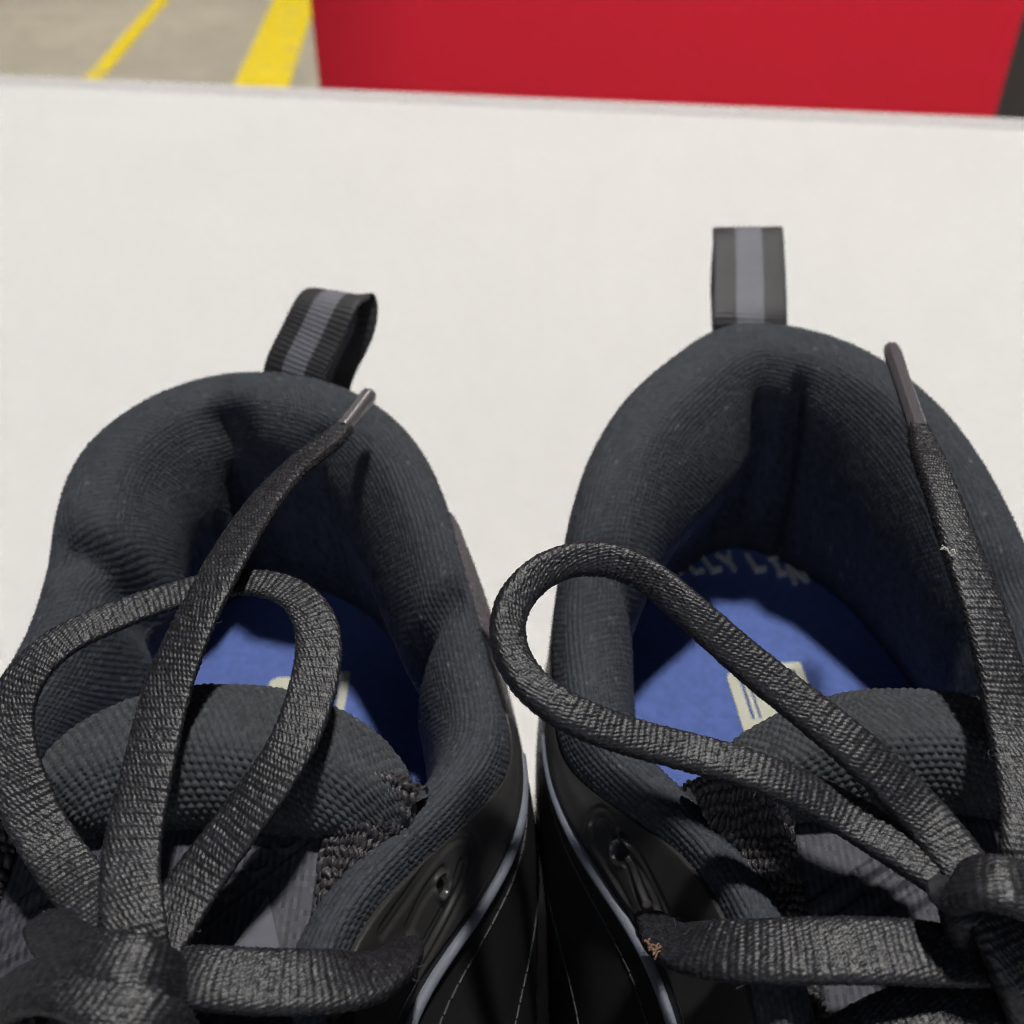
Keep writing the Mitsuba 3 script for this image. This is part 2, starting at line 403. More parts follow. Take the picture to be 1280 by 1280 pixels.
def shoe_body(key, Tl, base, par, pads, grooves, side_labels, eyestay_sides):
    Tl = np.asarray(Tl, float)
    n = len(Tl)
    k = np.arange(n)
    tang = unit(np.gradient(Tl[:, :2], axis=0))
    nor = np.stack([-tang[:, 1], tang[:, 0]], 1)
    g = {a: np.interp(k, *zip(*b)) for a, b in par.items()}
    net = []
    for i in range(n):
        t, N = Tl[i], nor[i]
        so, ri, rp, rq, rf = (g[a][i] for a in ('so', 'ri', 'rp', 'rq', 'rf'))
        prof = [(so - 2.5, t[2] - 17), (so - .6, t[2] - 12), (so, t[2] - 7), (so * .72, t[2] - 2.2), (0, t[2]), (-ri * .6, t[2] - 1.8), (-ri, t[2] - 7), (-rp, t[2] - 17), (-rq, 47), (-rf, 36), (-rf - .5, 27)]
        net.append([[*(t[:2] + N * o), z] for o, z in prof])
    G, ui, vi = section_grid(np.array(net), 900, 280)
    NN = grid_normals(G)
    U, V = ui[:, None], vi[None]
    disp = 0 * U + 0 * V
    for u0, wu, v0, v1, dep, sl in grooves:                       # creases in the padding
        win = 1 / (1 + np.exp(-(V - v0) * 4)) / (1 + np.exp((V - v1) * 4))
        disp = disp - dep * np.exp(-((U - u0 - sl * (V - v0)) / wu) ** 2) * win
    rng = np.random.default_rng(7)
    disp = disp + gaussian_filter(rng.normal(size=disp.shape), (20, 15)) * 18 * .2
    sgn = np.sign(np.einsum('k,k->', NN[450, 110], np.array([0, 0, 1.0])) or 1)
    G = G + NN * sgn * disp[..., None]
    G, col = knit_relief(G, grid_normals(G) * sgn, 1.08, .9, .26, LINING, 3)
    put(key + '__collar_lining', grid_mesh(G), 'knit_yarn', uv=arc_uv(G), color=col, label='padded dark knit collar lining')
    # insole: everything inside the foot line of the lining
    foot = Akima1DInterpolator(np.arange(11), np.array(net), axis=1)(np.array([8.7]))[:, 0]
    ring = curve(foot, 160)[:, :2]
    poly = Polygon(ring).buffer(.3)
    cen = ring.mean(0)
    xs, ys = np.arange(-100, 110, 1.2), np.arange(40, 210, 1.2)
    inner = poly.buffer(-.4)
    tri = trimesh.creation.triangulate_polygon(poly.simplify(.05), engine='earcut') if False else None
    rings = []
    for f in np.linspace(0, 1, 26):
        pr = cen + (ring - cen) * f
        rings.append(np.c_[pr, np.full(len(pr), 37.0) + 1.4 * f ** 6])
    R = np.array(rings)
    put(key + '__insole', grid_mesh(R, flip=True), 'insole_felt', uv=arc_uv(R), label='blue felt insole inside the shoe')
    # outer shell from under the lining edge down to the sole
    base = np.asarray(base, float)
    sh = []
    for i in range(n):
        t, N = Tl[i], nor[i]
        so, pq, qz = g['so'][i], g['pq'][i], g['qz'][i]
        sd = g['sd'][i]
        S0 = [*(t[:2] + N * (so - 2.2)), t[2] - sd]
        S1 = [*(t[:2] + N * (so + .35)), t[2] - sd - 2]
        Q = np.array([*(t[:2] + N * pq), qz])
        B = np.array([*base[i], 20.0])
        M1 = Q * .62 + B * .38 + np.array([*(N * 1.6), 3.5])
        M2 = Q * .25 + B * .75 + np.array([*(N * 1.6), 2.5])
        sh.append([S0, S1, Q, M1, M2, B, B + np.array([*(-N * 2), -4])])
    sh = np.array(sh)
    H, hu, hv = section_grid(sh, 420, 150)
    HN = grid_normals(H)
    if HN[200, 60] @ np.array([*nor[n // 2], 0]) < 0:
        HN = -HN
    rng = np.random.default_rng(11)
    H = H + HN * (gaussian_filter(rng.normal(size=H.shape[:2]), (10, 9)) * 10 * .06)[..., None]
    return dict(G=G, ui=ui, vi=vi, H=H, HN=HN, hu=hu, hv=hv, T=Tl, nor=nor, sh=sh)


def sub(b, u0, u1, v0, v1, off=0.0, nu=None):
    i = (b['hu'] >= u0) & (b['hu'] <= u1)
    j = (b['hv'] >= v0) & (b['hv'] <= v1)
    return b['H'][np.ix_(i, j)] + b['HN'][np.ix_(i, j)] * off


def fine(Gr, f):
    """The grid resampled f times finer."""
    a, c = np.arange(Gr.shape[0]), np.arange(Gr.shape[1])
    Gr = CubicSpline(a, Gr)(np.linspace(0, a[-1], (len(a) - 1) * f + 1))
    return CubicSpline(c, Gr, axis=1)(np.linspace(0, c[-1], (len(c) - 1) * f + 1))


def edge_down(Gr, Nr, depth=.9, rim=4):
    """Turns the outermost rows of a raised patch down onto what lies below."""
    a, c = Gr.shape[:2]
    e = np.minimum(np.minimum(np.arange(a), a - 1 - np.arange(a))[:, None], np.minimum(np.arange(c), c - 1 - np.arange(c))[None])
    k = np.clip(e / rim, 0, 1)
    return Gr - Nr * (depth * (1 - np.sqrt(1 - (1 - k) ** 2)))[..., None]


def stitches(line, off, length, gap, r):
    q = curve(line, 400)
    L = np.linalg.norm(np.diff(q, axis=0), axis=1).sum()
    n = int(L / (length + gap))
    out = []
    for i in range(n):
        a = (i + .1) * 399 / n
        b = a + 399 * length / L
        pa, pb = (np.array([np.interp(x, np.arange(400), q[:, c]) for c in range(3)]) for x in (a, b))
        m = trimesh.creation.capsule(height=np.linalg.norm(pb - pa), radius=r, count=[6, 6])
        M = trimesh.geometry.align_vectors([0, 0, 1], unit(pb - pa))
        M[:3, 3] = pa
        m.apply_transform(M)
        out.append(m)
    m = trimesh.util.concatenate(out)
    m.apply_scale(.001)
    return m


def outer_parts(key, b, sides, sole, mesh_range):
    n = len(b['T'])
    whole = sub(b, -1, n, 0, 6, 0)
    uv = arc_uv(whole)
    put(key + '__upper', grid_mesh(whole), 'black_leather', uv=uv, label='smooth black leather upper')
    if mesh_range:
        Gm = sub(b, *mesh_range, .3, 2.3, .45)
        Gm = fine(Gm, 4)
        Nm = grid_normals(Gm)
        if Nm[len(Nm) // 2, 5] @ np.array([1, 0, .2]) < 0:
            Nm = -Nm
        uvm = arc_uv(Gm) * 1000
        u_, v_ = uvm[:, 0].reshape(Gm.shape[:2]), uvm[:, 1].reshape(Gm.shape[:2])
        h, tn = braid_height(u_, v_, 1.3, 5)
        Gm = edge_down(Gm + Nm * (.35 * h)[..., None], Nm, 1.0, 5)
        put(key + '__heel_patch', grid_mesh(Gm), 'grey_mesh', uv=arc_uv(Gm), label='grey mesh patch on the outside of the heel')
    for u0, u1, lines, holes, pit_r in sides:
        Ge = fine(sub(b, u0, u1, .75, 1.86, .75), 4 if lines else 2)
        Ne = grid_normals(Ge)
        c = Ge[Ge.shape[0] // 2, Ge.shape[1] // 2] - np.array([*b['T'][:, :2].mean(0), 40])
        if Ne[Ge.shape[0] // 2, Ge.shape[1] // 2] @ c < 0:
            Ne = -Ne
        d = np.zeros(Ge.shape[:2])
        for ln in lines:
            r = near(Ge, ln)
            d += .6 * np.exp(-(r / .34) ** 2) - .3 * np.exp(-((r - .85) / .34) ** 2)
        for hx in holes:
            r = np.linalg.norm(Ge - np.asarray(hx), axis=2)
            d += -2.6 / (1 + np.exp((r - pit_r) * 6)) + .4 * np.exp(-((r - pit_r - .75) / .4) ** 2)
        Ge = edge_down(Ge + Ne * d[..., None], Ne, 1.0, 6)
        put(key + '__eyestay', grid_mesh(Ge), 'gloss_leather', uv=arc_uv(Ge), label='embossed glossy black eyelet panel')
        # piping and the stitching beside it
        i = (b['hu'] >= (u0 + .4 if u0 > 0 else 0)) & (b['hu'] <= (u1 if u0 > 0 else u1 - .5))
        for v, r, nm, m_, off in ((2.0, .85, 'piping', 'silver_piping', .3),):
            j = np.argmin(abs(b['hv'] - v))
            q = (b['H'][i, j] + b['HN'][i, j] * off)[::3]
            put(key + '__' + nm, grid_mesh(tube(q, r, flat=.8)), m_, label='silver grey piping along the side')
        j = np.argmin(abs(b['hv'] - 2.38))
        q = (b['H'][i, j] + b['HN'][i, j] * .12)[::3]
        put(key + '__stitching', stitches(q, 0, 2.0, .5, .22), 'thread', kind='stuff', label='dark stitched seam beside the piping')
        j = np.argmin(abs(b['hv'] - 3.6))
        q = (b['H'][i, j] + b['HN'][i, j] * .05)[::3]
        put(key + '__stitching', stitches(q, 0, 2.0, .5, .2), 'thread', kind='stuff', label='dark stitched seam low on the side')
    # sole and toe (the toe lies outside the frame)
    ol = curve(np.c_[sole, np.zeros(len(sole))], 160, closed=True)[:, :2]
    pl = Polygon(ol)
    lv = []
    for off, z in ((-3, 0.2), (-.5, .8), (.2, 4), (0, 9), (-.8, 15), (-1.2, 21), (-3, 23.5)):
        r = np.array(pl.buffer(off, quad_segs=8).exterior.coords)
        s = np.r_[0, np.cumsum(np.linalg.norm(np.diff(r, axis=0), axis=1))]
        st = np.argmin(abs(r[:-1, 0] - ol[:, 0].mean()) + (r[:-1, 1] < 0) * 1e3)
        rr = np.roll(r[:-1], -st, axis=0)
        rr = np.vstack([rr, rr[:1]])
        s = np.r_[0, np.cumsum(np.linalg.norm(np.diff(rr, axis=0), axis=1))]
        tt = np.linspace(0, s[-1], 161)
        lv.append(np.c_[np.interp(tt, s, rr[:, 0]), np.interp(tt, s, rr[:, 1]), np.full(161, z)])
    lv.insert(0, np.repeat(np.array([[*lv[0][:, :2].mean(0), .2]]), 161, 0))
    lv.append(np.repeat(np.array([[*lv[-1][:, :2].mean(0), 23.5]]), 161, 0))
    put(key + '__sole', grid_mesh(np.array(lv)), 'dark_rubber', smooth=40)
    cx = (b['T'][0, 0] + b['T'][-1, 0]) / 2
    rows = []
    for y, hw, z in ((55, 39, 74), (46, 43, 72.5), (32, 44, 67), (10, 45, 58), (-20, 46, 49), (-50, 43, 43), (-72, 34, 40), (-86, 21, 35), (-92, 6, 28)):
        a = np.linspace(0, np.pi, 48)
        rows.append(np.c_[cx - np.cos(a) * hw * (1 - .12 * np.sin(a)), np.full(48, y), 20 + np.sin(a) ** .7 * (z - 20)])
    V = CubicSpline(np.arange(len(rows)), np.array(rows))(np.linspace(0, len(rows) - 1, 70))
    put(key + '__toe_box', grid_mesh(V), 'black_leather', uv=arc_uv(V), label='smooth black leather toe box')


def tongue(key, xc, hw, yc, a_len, zc, bend, slope, label_x, seed, pxc, phw, throat):
    """Padded tongue top, tongue sheet with woven label, chunky mesh at the label's sides."""
    nt, nr = 370, 250
    t = np.linspace(-1, 1, nt)[:, None]
    th = np.linspace(0, 2 * np.pi, nr)[None]
    f = (1 - abs(t) ** 2.6).clip(1e-4) ** .5
    aa, bb, tilt = a_len * f ** .8, 6.6 * f ** .9, math.radians(slope)
    ct, st = np.cos(th), np.sin(th)
    p = np.sign(ct) * abs(ct) ** .82 * aa
    q = np.sign(st) * abs(st) ** .9 * bb
    q = q + 1.2 * np.exp(-((p + .25 * aa) / (.4 * aa + .1)) ** 2) * (st > 0)
    y = yc + bend * t ** 2 + p * math.cos(tilt) - q * math.sin(tilt)
    z = zc - 5.5 * t ** 2 + p * math.sin(tilt) + q * math.cos(tilt)
    G = np.stack([pxc + phw * t + 0 * th, y, z], -1)
    rng = np.random.default_rng(seed)
    N = grid_normals(G)
    if N[nt // 2, nr // 4, 2] < 0:
        N = -N
    G = G + N * (gaussian_filter(rng.normal(size=(nt, nr)), (16, 12)) * 14 * .22)[..., None]
    N = grid_normals(G)
    N = -N if N[nt // 2, nr // 4, 2] < 0 else N
    G, col = knit_relief(G, N, 1.1, .95, .34, PAD, seed + 1)
    put(key + '__tongue_pad', grid_mesh(G), 'knit_yarn', uv=arc_uv(G), color=col, label='rounded knit pad at the top of the tongue')

    def sheet(x, y):
        t = (x - xc) / hw
        return zc - 3.6 - .21 * np.maximum(0, yc - 9 - y) - 5.0 * t ** 2 + .02 * (yc - y) * 0

    def patch(x0, x1, y0, y1, res, lift, tl=None, tr=None):
        X, Y = np.meshgrid(np.arange(x0, x1, res), np.arange(y0, y1, res), indexing='ij')
        xl = np.maximum(x0, np.interp(Y, *tl)) if tl else x0          # stays inside the collar
        xr = np.minimum(x1, np.interp(Y, *tr)) if tr else x1
        X = xl + (X - x0) / (X.max() - x0) * (xr - xl)
        return np.stack([X, Y, sheet(X, Y) + lift], -1)
    TLn = np.asarray(throat, float)
    hl, hr = TLn[:5][np.argsort(TLn[:5, 1])], TLn[-5:][np.argsort(TLn[-5:, 1])]
    lim = dict(tl=(hl[:, 1], hl[:, 0] + 2.5), tr=(hr[:, 1], hr[:, 0] - 2.5))
    Gs = patch(xc - hw, xc + hw, 44, yc + 2, .8, -1.0, **lim)
    put(key + '__tongue', grid_mesh(Gs), 'sheet_fabric', uv=arc_uv(Gs), label='padded tongue under the laces')
    # label
    x0, x1 = label_x
    Gl = patch(x0, x1, 47, yc - 4, .18, .4)
    X, Y = Gl[..., 0], Gl[..., 1]
    lx, ly = (X - x0) / (x1 - x0), Y
    d = np.zeros(X.shape)
    # raised oblique band with oval rings on the right, stroke marks on the left
    cx_, cy_ = x1 - 8.0, yc - 13.2
    ca, sa = math.cos(math.radians(45)), math.sin(math.radians(45))
    bx, by = (X - cx_) * ca + (Y - cy_) * sa, -(X - cx_) * sa + (Y - cy_) * ca
    for k in range(-3, 4):
        r = np.hypot((bx - k * 4.4) / 1.7, by / 1.25)
        d += .4 * np.exp(-((r - 1) / .26) ** 2)
    d += .22 * np.exp(-((abs(by) - 2.3) / .25) ** 2)
    for k in range(3):
        sx, sy = X - (x0 + 7.5), Y - (yc - 22.0 + k * 3.2)
        e = -sx * math.sin(math.radians(28)) + sy * math.cos(math.radians(28))
        w = sx * ca + sy * sa
        d += .5 * np.exp(-(e / .85) ** 4) * (1 / (1 + np.exp((abs(w) - 9) * 3)))
    Gl = Gl + np.array([0, 0, 1.0]) * d[..., None]
    rim = np.minimum(np.arange(X.shape[0]), X.shape[0] - 1 - np.arange(X.shape[0]))[:, None]
    Gl[..., 2] -= 1.2 * (1 - np.clip(rim / 5, 0, 1)) ** 2
    put(key + '__tongue_label', grid_mesh(Gl), 'satin_weave', uv=np.stack([X, Y], -1).reshape(-1, 2) * .001, label='grey satin label with raised emblem on the tongue')
    tx, ty = x1 - 6.8, yc - 24.5
    tri = Polygon([(tx - 4.2, ty - 2.5), (tx + 4.2, ty - 2.5), (tx + .6, ty + 7)])
    m = trimesh.creation.extrude_polygon(tri, .7)
    m = m.subdivide().subdivide().subdivide()
    v = np.array(m.vertices)
    v[:, 2] += sheet(v[:, 0], v[:, 1]) + .15
    put(key + '__tongue_label__triangle_mark', trimesh.Trimesh(v * .001, m.faces, process=False), 'triangle_satin', smooth=False, label='pale grey triangle on the tongue label')
    # chunky gusset mesh left and right of the label
    for xa, xb in ((xc - hw + 1, x0 + .3), (x1 - .3, xc + hw - 1)):
        Gg = patch(xa, xb, 46, yc - 1.5, .16, .1, **(dict(tr=(lim['tr'][0], lim['tr'][1] + 1.6)) if xa > xc else dict(tl=lim['tl'])))
        Gg[..., 2] += 2.2 * (1 - np.linspace(-1, 1, Gg.shape[0]) ** 2)[:, None] + 6.5 / (1 + np.exp(-(Gg[..., 1] - yc + 7) / 2.0)) - 5.0 * np.clip((Gg[..., 1] - yc + 4.5) / 3.0, 0, 1) ** 2
        Ng = grid_normals(Gg)
        h, tn = braid_height(Gg[..., 1] * .8 + gaussian_filter(rng.normal(size=Gg.shape[:2]), 6) * 4, Gg[..., 0] + gaussian_filter(rng.normal(size=Gg.shape[:2]), 6) * 4, .92, seed + 3)
        Gg = Gg + Ng * (.75 * h + gaussian_filter(rng.normal(size=Gg.shape[:2]), 1.2) * .25)[..., None]
        col = (np.array([.042, .037, .041])[None, None] * (.55 + .9 * tn)[..., None]).reshape(-1, 3)
        put(key + '__tongue_gusset', grid_mesh(Gg), 'gusset_yarn', uv=arc_uv(Gg), color=col, label='coarse dark mesh beside the tongue label')
    return sheet


bumped('triangle_satin', satin, 6e-5, base_color=(.12, .12, .15), roughness=.55, specular=.25)


def aglet(key, a, b, r, seed):
    a, b = np.asarray(a, float), np.asarray(b, float)
    pts = np.array([[*(a + (b - a) * t), r * k] for t, k in ((0, 1.08), (.1, 1.0), (.35, .98), (.7, 1.0), (.93, 1.02), (1, .9))])
    G = tube(pts, r, n=150, m=60)
    U, V = np.meshgrid(np.linspace(0, 1, len(G)), np.linspace(0, 2 * np.pi, 60), indexing='ij')
    N = unit(G - G.mean(1, keepdims=True))
    d = .16 * np.exp(-((V - 2.1) / .16) ** 2) - .1 * np.exp(-((V - 1.75) / .16) ** 2) + .05 * np.sin(U * 120) * np.exp(-((V - 1.2) / .3) ** 2)
    G[1:-1] += N[1:-1] * d[1:-1, :, None]
    put(key + '__aglet', grid_mesh(G), 'aglet_plastic', smooth=True, label='shiny dark plastic lace tip')


def lace(key, name, pts, seed, label=None, **k):
    m, uv, col = ribbon(pts, seed=seed, **k)
    whole = put(key + '__' + name, m, 'lace_yarn', uv=uv, color=col, label=label)
    rng = np.random.default_rng(seed + 500)
    v = np.array(m.vertices) * 1000
    nv = np.array(m.vertex_normals)
    hairs = []
    for i in rng.choice(len(v), int(len(v) / 1100)):
        L = rng.uniform(.5, 1.7)
        d1 = unit(nv[i] + rng.normal(size=3) * .7)
        d2 = unit(d1 + rng.normal(size=3) * .9)
        hairs.append(grid_mesh(tube([v[i] - nv[i] * .1, v[i] + d1 * L * .5, v[i] + d1 * L * .5 + d2 * L * .5], .028, n=7, m=5)))
    put(whole + '__stray_fibre', trimesh.util.concatenate([trimesh.Trimesh(a, np.vstack([b[:, [0, 1, 2]], b[:, [0, 2, 3]]]), process=False) for a, b in hairs]), 'fibre', kind='stuff')
    return whole


def lint(key, p, size, bsdf, label, seed):
    rng = np.random.default_rng(seed)
    ms = []
    for k in range(7):
        q = np.asarray(p) + np.cumsum(rng.normal(size=(5, 3)) * size * .45, 0) * [1, 1, .5]
        a, b = grid_mesh(tube(q, .07, n=14, m=6))
        ms.append(trimesh.Trimesh(a, np.vstack([b[:, [0, 1, 2]], b[:, [0, 2, 3]]]), process=False))
    put(key, trimesh.util.concatenate(ms), bsdf, label=label)


def pull_tab(key, path, wvec, width, seed):
    """Webbing loop: path rows (x, y, z); wvec the direction of its breadth; a grey stripe down its middle."""
    q = curve(path, 420)
    w = unit(np.asarray(wvec, float))
    t = unit(np.gradient(q, axis=0))
    wv = unit(w[None] - t * (t @ w)[:, None])
    nrm = np.cross(wv, t)
    s = np.r_[0, np.cumsum(np.linalg.norm(np.diff(q, axis=0), axis=1))]
    ribs = (abs(np.sin(np.pi * s / 1.05))) ** .7

    def strip(c0, c1, th, lift, tone, nm, bs, label):
        m = 40
        a = np.linspace(-np.pi, np.pi, m * 2)
        cx, cy = np.sign(np.cos(a)) * abs(np.cos(a)) ** .25, np.sign(np.sin(a)) * abs(np.sin(a)) ** .5
        G = q[:, None] + wv[:, None] * ((c0 + c1) / 2 + cx * (c1 - c0) / 2)[None, :, None] + nrm[:, None] * (cy[None] * (th / 2 + .15 * ribs[:, None]) + lift)[..., None]
        rng = np.random.default_rng(seed)
        G = G + wv[:, None] * (.12 * (ribs[:, None] - .5) * np.sign(cx)[None] * (abs(cx) > .9)[None])[..., None]
        col = np.asarray(tone)[None, None] * (.55 + .6 * ribs[:, None, None] + .15 * rng.random(G.shape[:2])[..., None])  # colour darkens the grooves between ribs, adding to their shade
        return put(key + nm, grid_mesh(G), bs, color=col.reshape(-1, 3), uv=arc_uv(G), label=label)
    h = width / 2
    strip(-h, h, .9, 0, (.0245, .0235, .0262), '__pull_tab', 'webbing', 'black webbing pull loop at the heel')
    strip(-h * .42, h * .42, 1.06, 0, (.15, .15, .178), '__pull_tab__stripe', 'webbing', 'grey stripe along the pull loop')


def insole_print(key, cx, cy, ang, sc=1.0):
    z = 37.3
    pills = Polygon([(-8, -16), (0, -16), (0, 2), (-8, 2)]).buffer(1.2).buffer(2, join_style=1).buffer(-2)
    cap = Polygon([(-6, -18), (-1.6, -18), (-1.6, -1.5), (-6, -1.5)]).buffer(2.6, quad_segs=8)
    cut = Polygon([(-5.6, -15), (-5.1, -15), (-5.1, -2.5), (-5.6, -2.5)]).union(Polygon([(-3.7, -15), (-3.4, -15), (-3.4, -4), (-3.7, -4)]))
    right = Polygon([(2.4, -18), (11, -18), (11, 2.6), (2.4, 2.6)]).buffer(.4)
    hole = Polygon([(2.4, -18.5), (9.2, -18.5), (9.2, .4), (4.4, .4), (4.4, -3), (2.4, -3)])
    geo = cap.difference(cut.buffer(.15)).union(right.difference(hole))
    ms = []
    for gq in getattr(geo, 'geoms', [geo]):
        ms.append(trimesh.creation.extrude_polygon(gq, .25))
    m = trimesh.util.concatenate(ms)
    m.apply_scale([sc, sc, 1])
    m.apply_transform(trimesh.transformations.rotation_matrix(ang, [0, 0, 1]))
    m.apply_translation([cx, cy, z - .1])
    m.apply_scale(.001)
    put(key + '__insole__print', m, 'cream_print', smooth=False, label='cream printed emblem on the blue insole')


PAR = {'so': [(0, 3.6), (3, 3.8), (5, 4.6), (9, 5.2), (20, 3.6)]}

# ---- left shoe -------------------------------------------------------------------
A = 'running_shoe'
labels[A] = {'label': 'left one of the two black running shoes, lace tip lying across its heel', 'category': 'shoe', 'group': 'pair of black running shoes'}
TA = [(-69, 46, 75), (-72, 70, 79), (-79, 87, 74.5), (-82, 104, 70), (-81, 118, 68), (-79, 131, 71.5), (-79.4, 146, 78), (-78.3, 160.5, 83), (-68.2, 172.5, 86.8),
      (-51, 178.2, 88), (-37.1, 175.6, 87), (-24.7, 166.3, 85), (-16.5, 154.3, 81.5), (-11.2, 140, 77.5), (-7.8, 128, 73), (-5.5, 116, 69.5), (-4.5, 104, 69.5), (-8.5, 91, 72.5), (-15, 79, 76), (-20.5, 67, 79), (-22, 46, 75)]
BA = [(-93, 46), (-92, 70), (-90.5, 87), (-88.5, 104), (-88, 118), (-86, 131), (-85, 147), (-83.5, 163), (-72, 178), (-52, 185), (-35, 183), (-19, 172), (-9, 155), (-4.3, 140), (-.5, 128), (1.8, 116), (3.2, 104), (3.8, 91), (4, 79), (4, 67), (4, 46)]
par = {'so': [(0, 2.6), (2, 2.8), (4, 4.2), (6, 4.8), (11.5, 4.8), (12.5, 2.2), (14, 2.2), (16, 4), (17.5, 3), (20, 2.6)],
       'sd': [(0, 3), (2, 3.5), (4, 7), (6, 8.5), (11.5, 8.5), (12.5, 3), (14, 3.5), (16, 6), (17.5, 4), (20, 3)],
       'ri': [(0, 5), (2, 6), (4, 7.5), (5, 9), (6, 11.5), (8, 11.5), (9, 11), (10, 11), (11, 10), (13, 9), (15, 8), (17, 6), (20, 5)],
       'rp': [(0, 6), (2, 7), (4, 9.5), (6, 16), (7, 17.5), (8, 16.5), (9, 12), (10, 12), (11, 13), (12, 13), (13, 12), (14, 10.5), (16, 9.5), (18, 7), (20, 6)],
       'rq': [(0, 6), (4, 9), (6, 13), (8, 14), (9, 9), (10, 9), (11, 9), (13, 8.5), (16, 7), (20, 6)],
       'rf': [(0, 4), (4, 7), (9, 7.5), (13, 7.5), (16, 5.5), (20, 4)],
       'pq': [(0, 7.5), (2, 7), (4, 6), (6, 5.6), (11.5, 5.0), (12.5, 4.8), (13.6, 5.2), (15, 5.2), (16, 6), (17, 8), (18, 8.5), (20, 8.5)],
       'qz': [(0, 62), (2, 59), (4, 54), (9, 62), (11.5, 62), (12.5, 68), (14, 60), (16, 57), (18, 59.5), (20, 63)]}
grA = [(8.62, .3, 5.1, 8.5, 5.4, .05), (10.45, .24, 5.5, 8.5, 2.4, .0), (5.6, .24, 3.3, 8, 4.0, -.04), (5.1, .2, 4.5, 7.5, 1.2, .1), (13.9, .26, 4.2, 8, 3.0, .1)]
bA = shoe_body(A, TA, BA, par, None, grA, None, None)
linesA = [[(-16.5, 68.6, 72.9), (-12.4, 77.7, 70.8), (-7.2, 86.1, 67.4), (-5.6, 86.4, 65.2), (-7.0, 80.8, 63.8), (-12.5, 68.6, 63.8)],
          [(-13.8, 71.6, 68.6), (-11.8, 76.6, 68.7), (-9.7, 79.8, 67.9)], [(-12.0, 70.7, 64.6), (-9.1, 77.4, 64.6), (-7.2, 82.5, 65.6)]]
outer_parts(A, bA, [(15.2, 20, linesA, [(-9.7, 78.6, 66.7), (-13.5, 69.8, 66.6)], 1.0), (0, 4.6, [], [], 1.0)],
            [(3.6, 105), (4.4, 80), (4.6, 50), (4, 10), (0, -40), (-14, -82), (-40, -96), (-70, -82), (-88, -40), (-95, 10), (-95, 60), (-92, 100), (-88, 130), (-82, 162), (-67, 180), (-50, 186), (-32, 182), (-16, 165), (-3, 134)], (12.3, 14.2))
sheetA = tongue(A, -41.0, 30.5, 89.4, 10.1, 80.5, -4.0, 10, (-65.0, -24.0), 3, -39.8, 26.8, TA)
pull_tab(A, [(-44.8, 180.3, 81.0), (-44.3, 182.0, 86.0), (-41.0, 186.4, 92.0), (-38.6, 189.8, 96.0), (-37.0, 193.3, 97.5), (-35.0, 197.5, 95.5), (-34.6, 195.6, 92.0), (-38.3, 192.5, 85.0), (-41.5, 190.2, 77.0)], (.94, -.34, 0), 13.6, 1)
insole_print(A, -42.0, 143.6, 0.0, .8)
k0 = (20, 6.3, 2.0)
lace(A, 'lace', [(-39.9, 58.1, 85.0, 0, 6.6, 1.8), (-40.9, 60.8, 86.8, 0, 6.8, 1.35), (-43.1, 67.1, 87.6, 0, 6.8, 1.35), (-43.9, 79.4, 90.4, 3, 6.6, 1.35), (-43.4, 91.1, 94.0, 5, 6.4, 1.35), (-40.6, 102.7, 98.0, 8, 6.1, 1.35), (-38.3, 120.7, 97.0, 8, 5.7, 1.8), (-35.0, 137.1, 94.5, 8, 5.0, 2.0), (-30.6, 149.2, 92.5, 0, 4.0, 2.4), (-29.3, 152.2, 92.4, 0, 3.0, 2.4)], 21)
aglet(A + '__lace', [-29.7, 151.4, 92.4], [-26.1, 162.4, 93.0], 1.45, 1)
lace(A, 'lace', [(-39.5, 59.1, 84.0, 0, 6.3, 1.35), (-38.4, 62.9, 84.0, 0, 6.7, 1.35), (-35.8, 68.8, 85.0, 0, 6.7, 1.35), (-30.5, 76.1, 88.6, -2, 6.5, 1.35), (-26.8, 83.0, 91.2, -4, 6.3, 1.35), (-25.5, 91.8, 92.5, -4, 6.1, 1.35), (-26.1, 99.3, 93.8, 0, 5.8, 1.35), (-30.0, 105.7, 94.5, 2, 5.2, 1.35), (-36.6, 108.6, 94.5, 4, 4.8, 1.35), (-45.1, 107.9, 93.6, 8, 4.8, 1.35), (-54.1, 103.6, 93.0, 10, 5, 1.35), (-61.7, 96.9, 92.5, 8, 5.4, 1.35), (-64.5, 89.5, 89.8, 2, 6, 1.35), (-62.0, 81.7, 86.0, -3, 6.4, 1.35), (-57.0, 75.2, 82.0, 0, 6.7, 1.35), (-50.3, 68.4, 81.5, 0, 6.7, 1.35), (-45.2, 63.1, 82.0, 0, 6.4, 1.35)], 22, label='bow loop of the lace lying over the opening')
lace(A, 'lace', [(-39.2, 57.8, 82.0, 0, 6.8, 2.2), (-33.3, 56.7, 84.0, 0, 7.0, 2.2), (-26.6, 56.6, 83.5, 0, 7.2, 2.1), (-20.1, 57.7, 81.5, 0, 7.2, 2.1), (-15.8, 60.0, 78.5, 4, 6.8, 2.1), (-13.3, 64.3, 74.5, 6, 5.2, 2.3), (-13.0, 67.9, 70.0, 0, 4, 2.4), (-13.3, 70.0, 67.0, 0, 3.6, 2.4)], 23, label='flat lace strand crossing to the eyelet')
lace(A, 'lace', [(-55.8, 52.1, 80.0, 10, 7, 2.2), (-52.1, 53.9, 85.0, 6, 7, 2.2), (-46.7, 53.5, 88.5, 0, 6.4, 2.0), (-40.6, 51.5, 89.5, 0, 6.4, 2.0), (-35.7, 49.8, 88.0, 0, 6.4, 2.0), (-33.2, 48.7, 82.0, 0, 6.4, 2.0)], 24, label='knot wrap of the lace over the tongue')
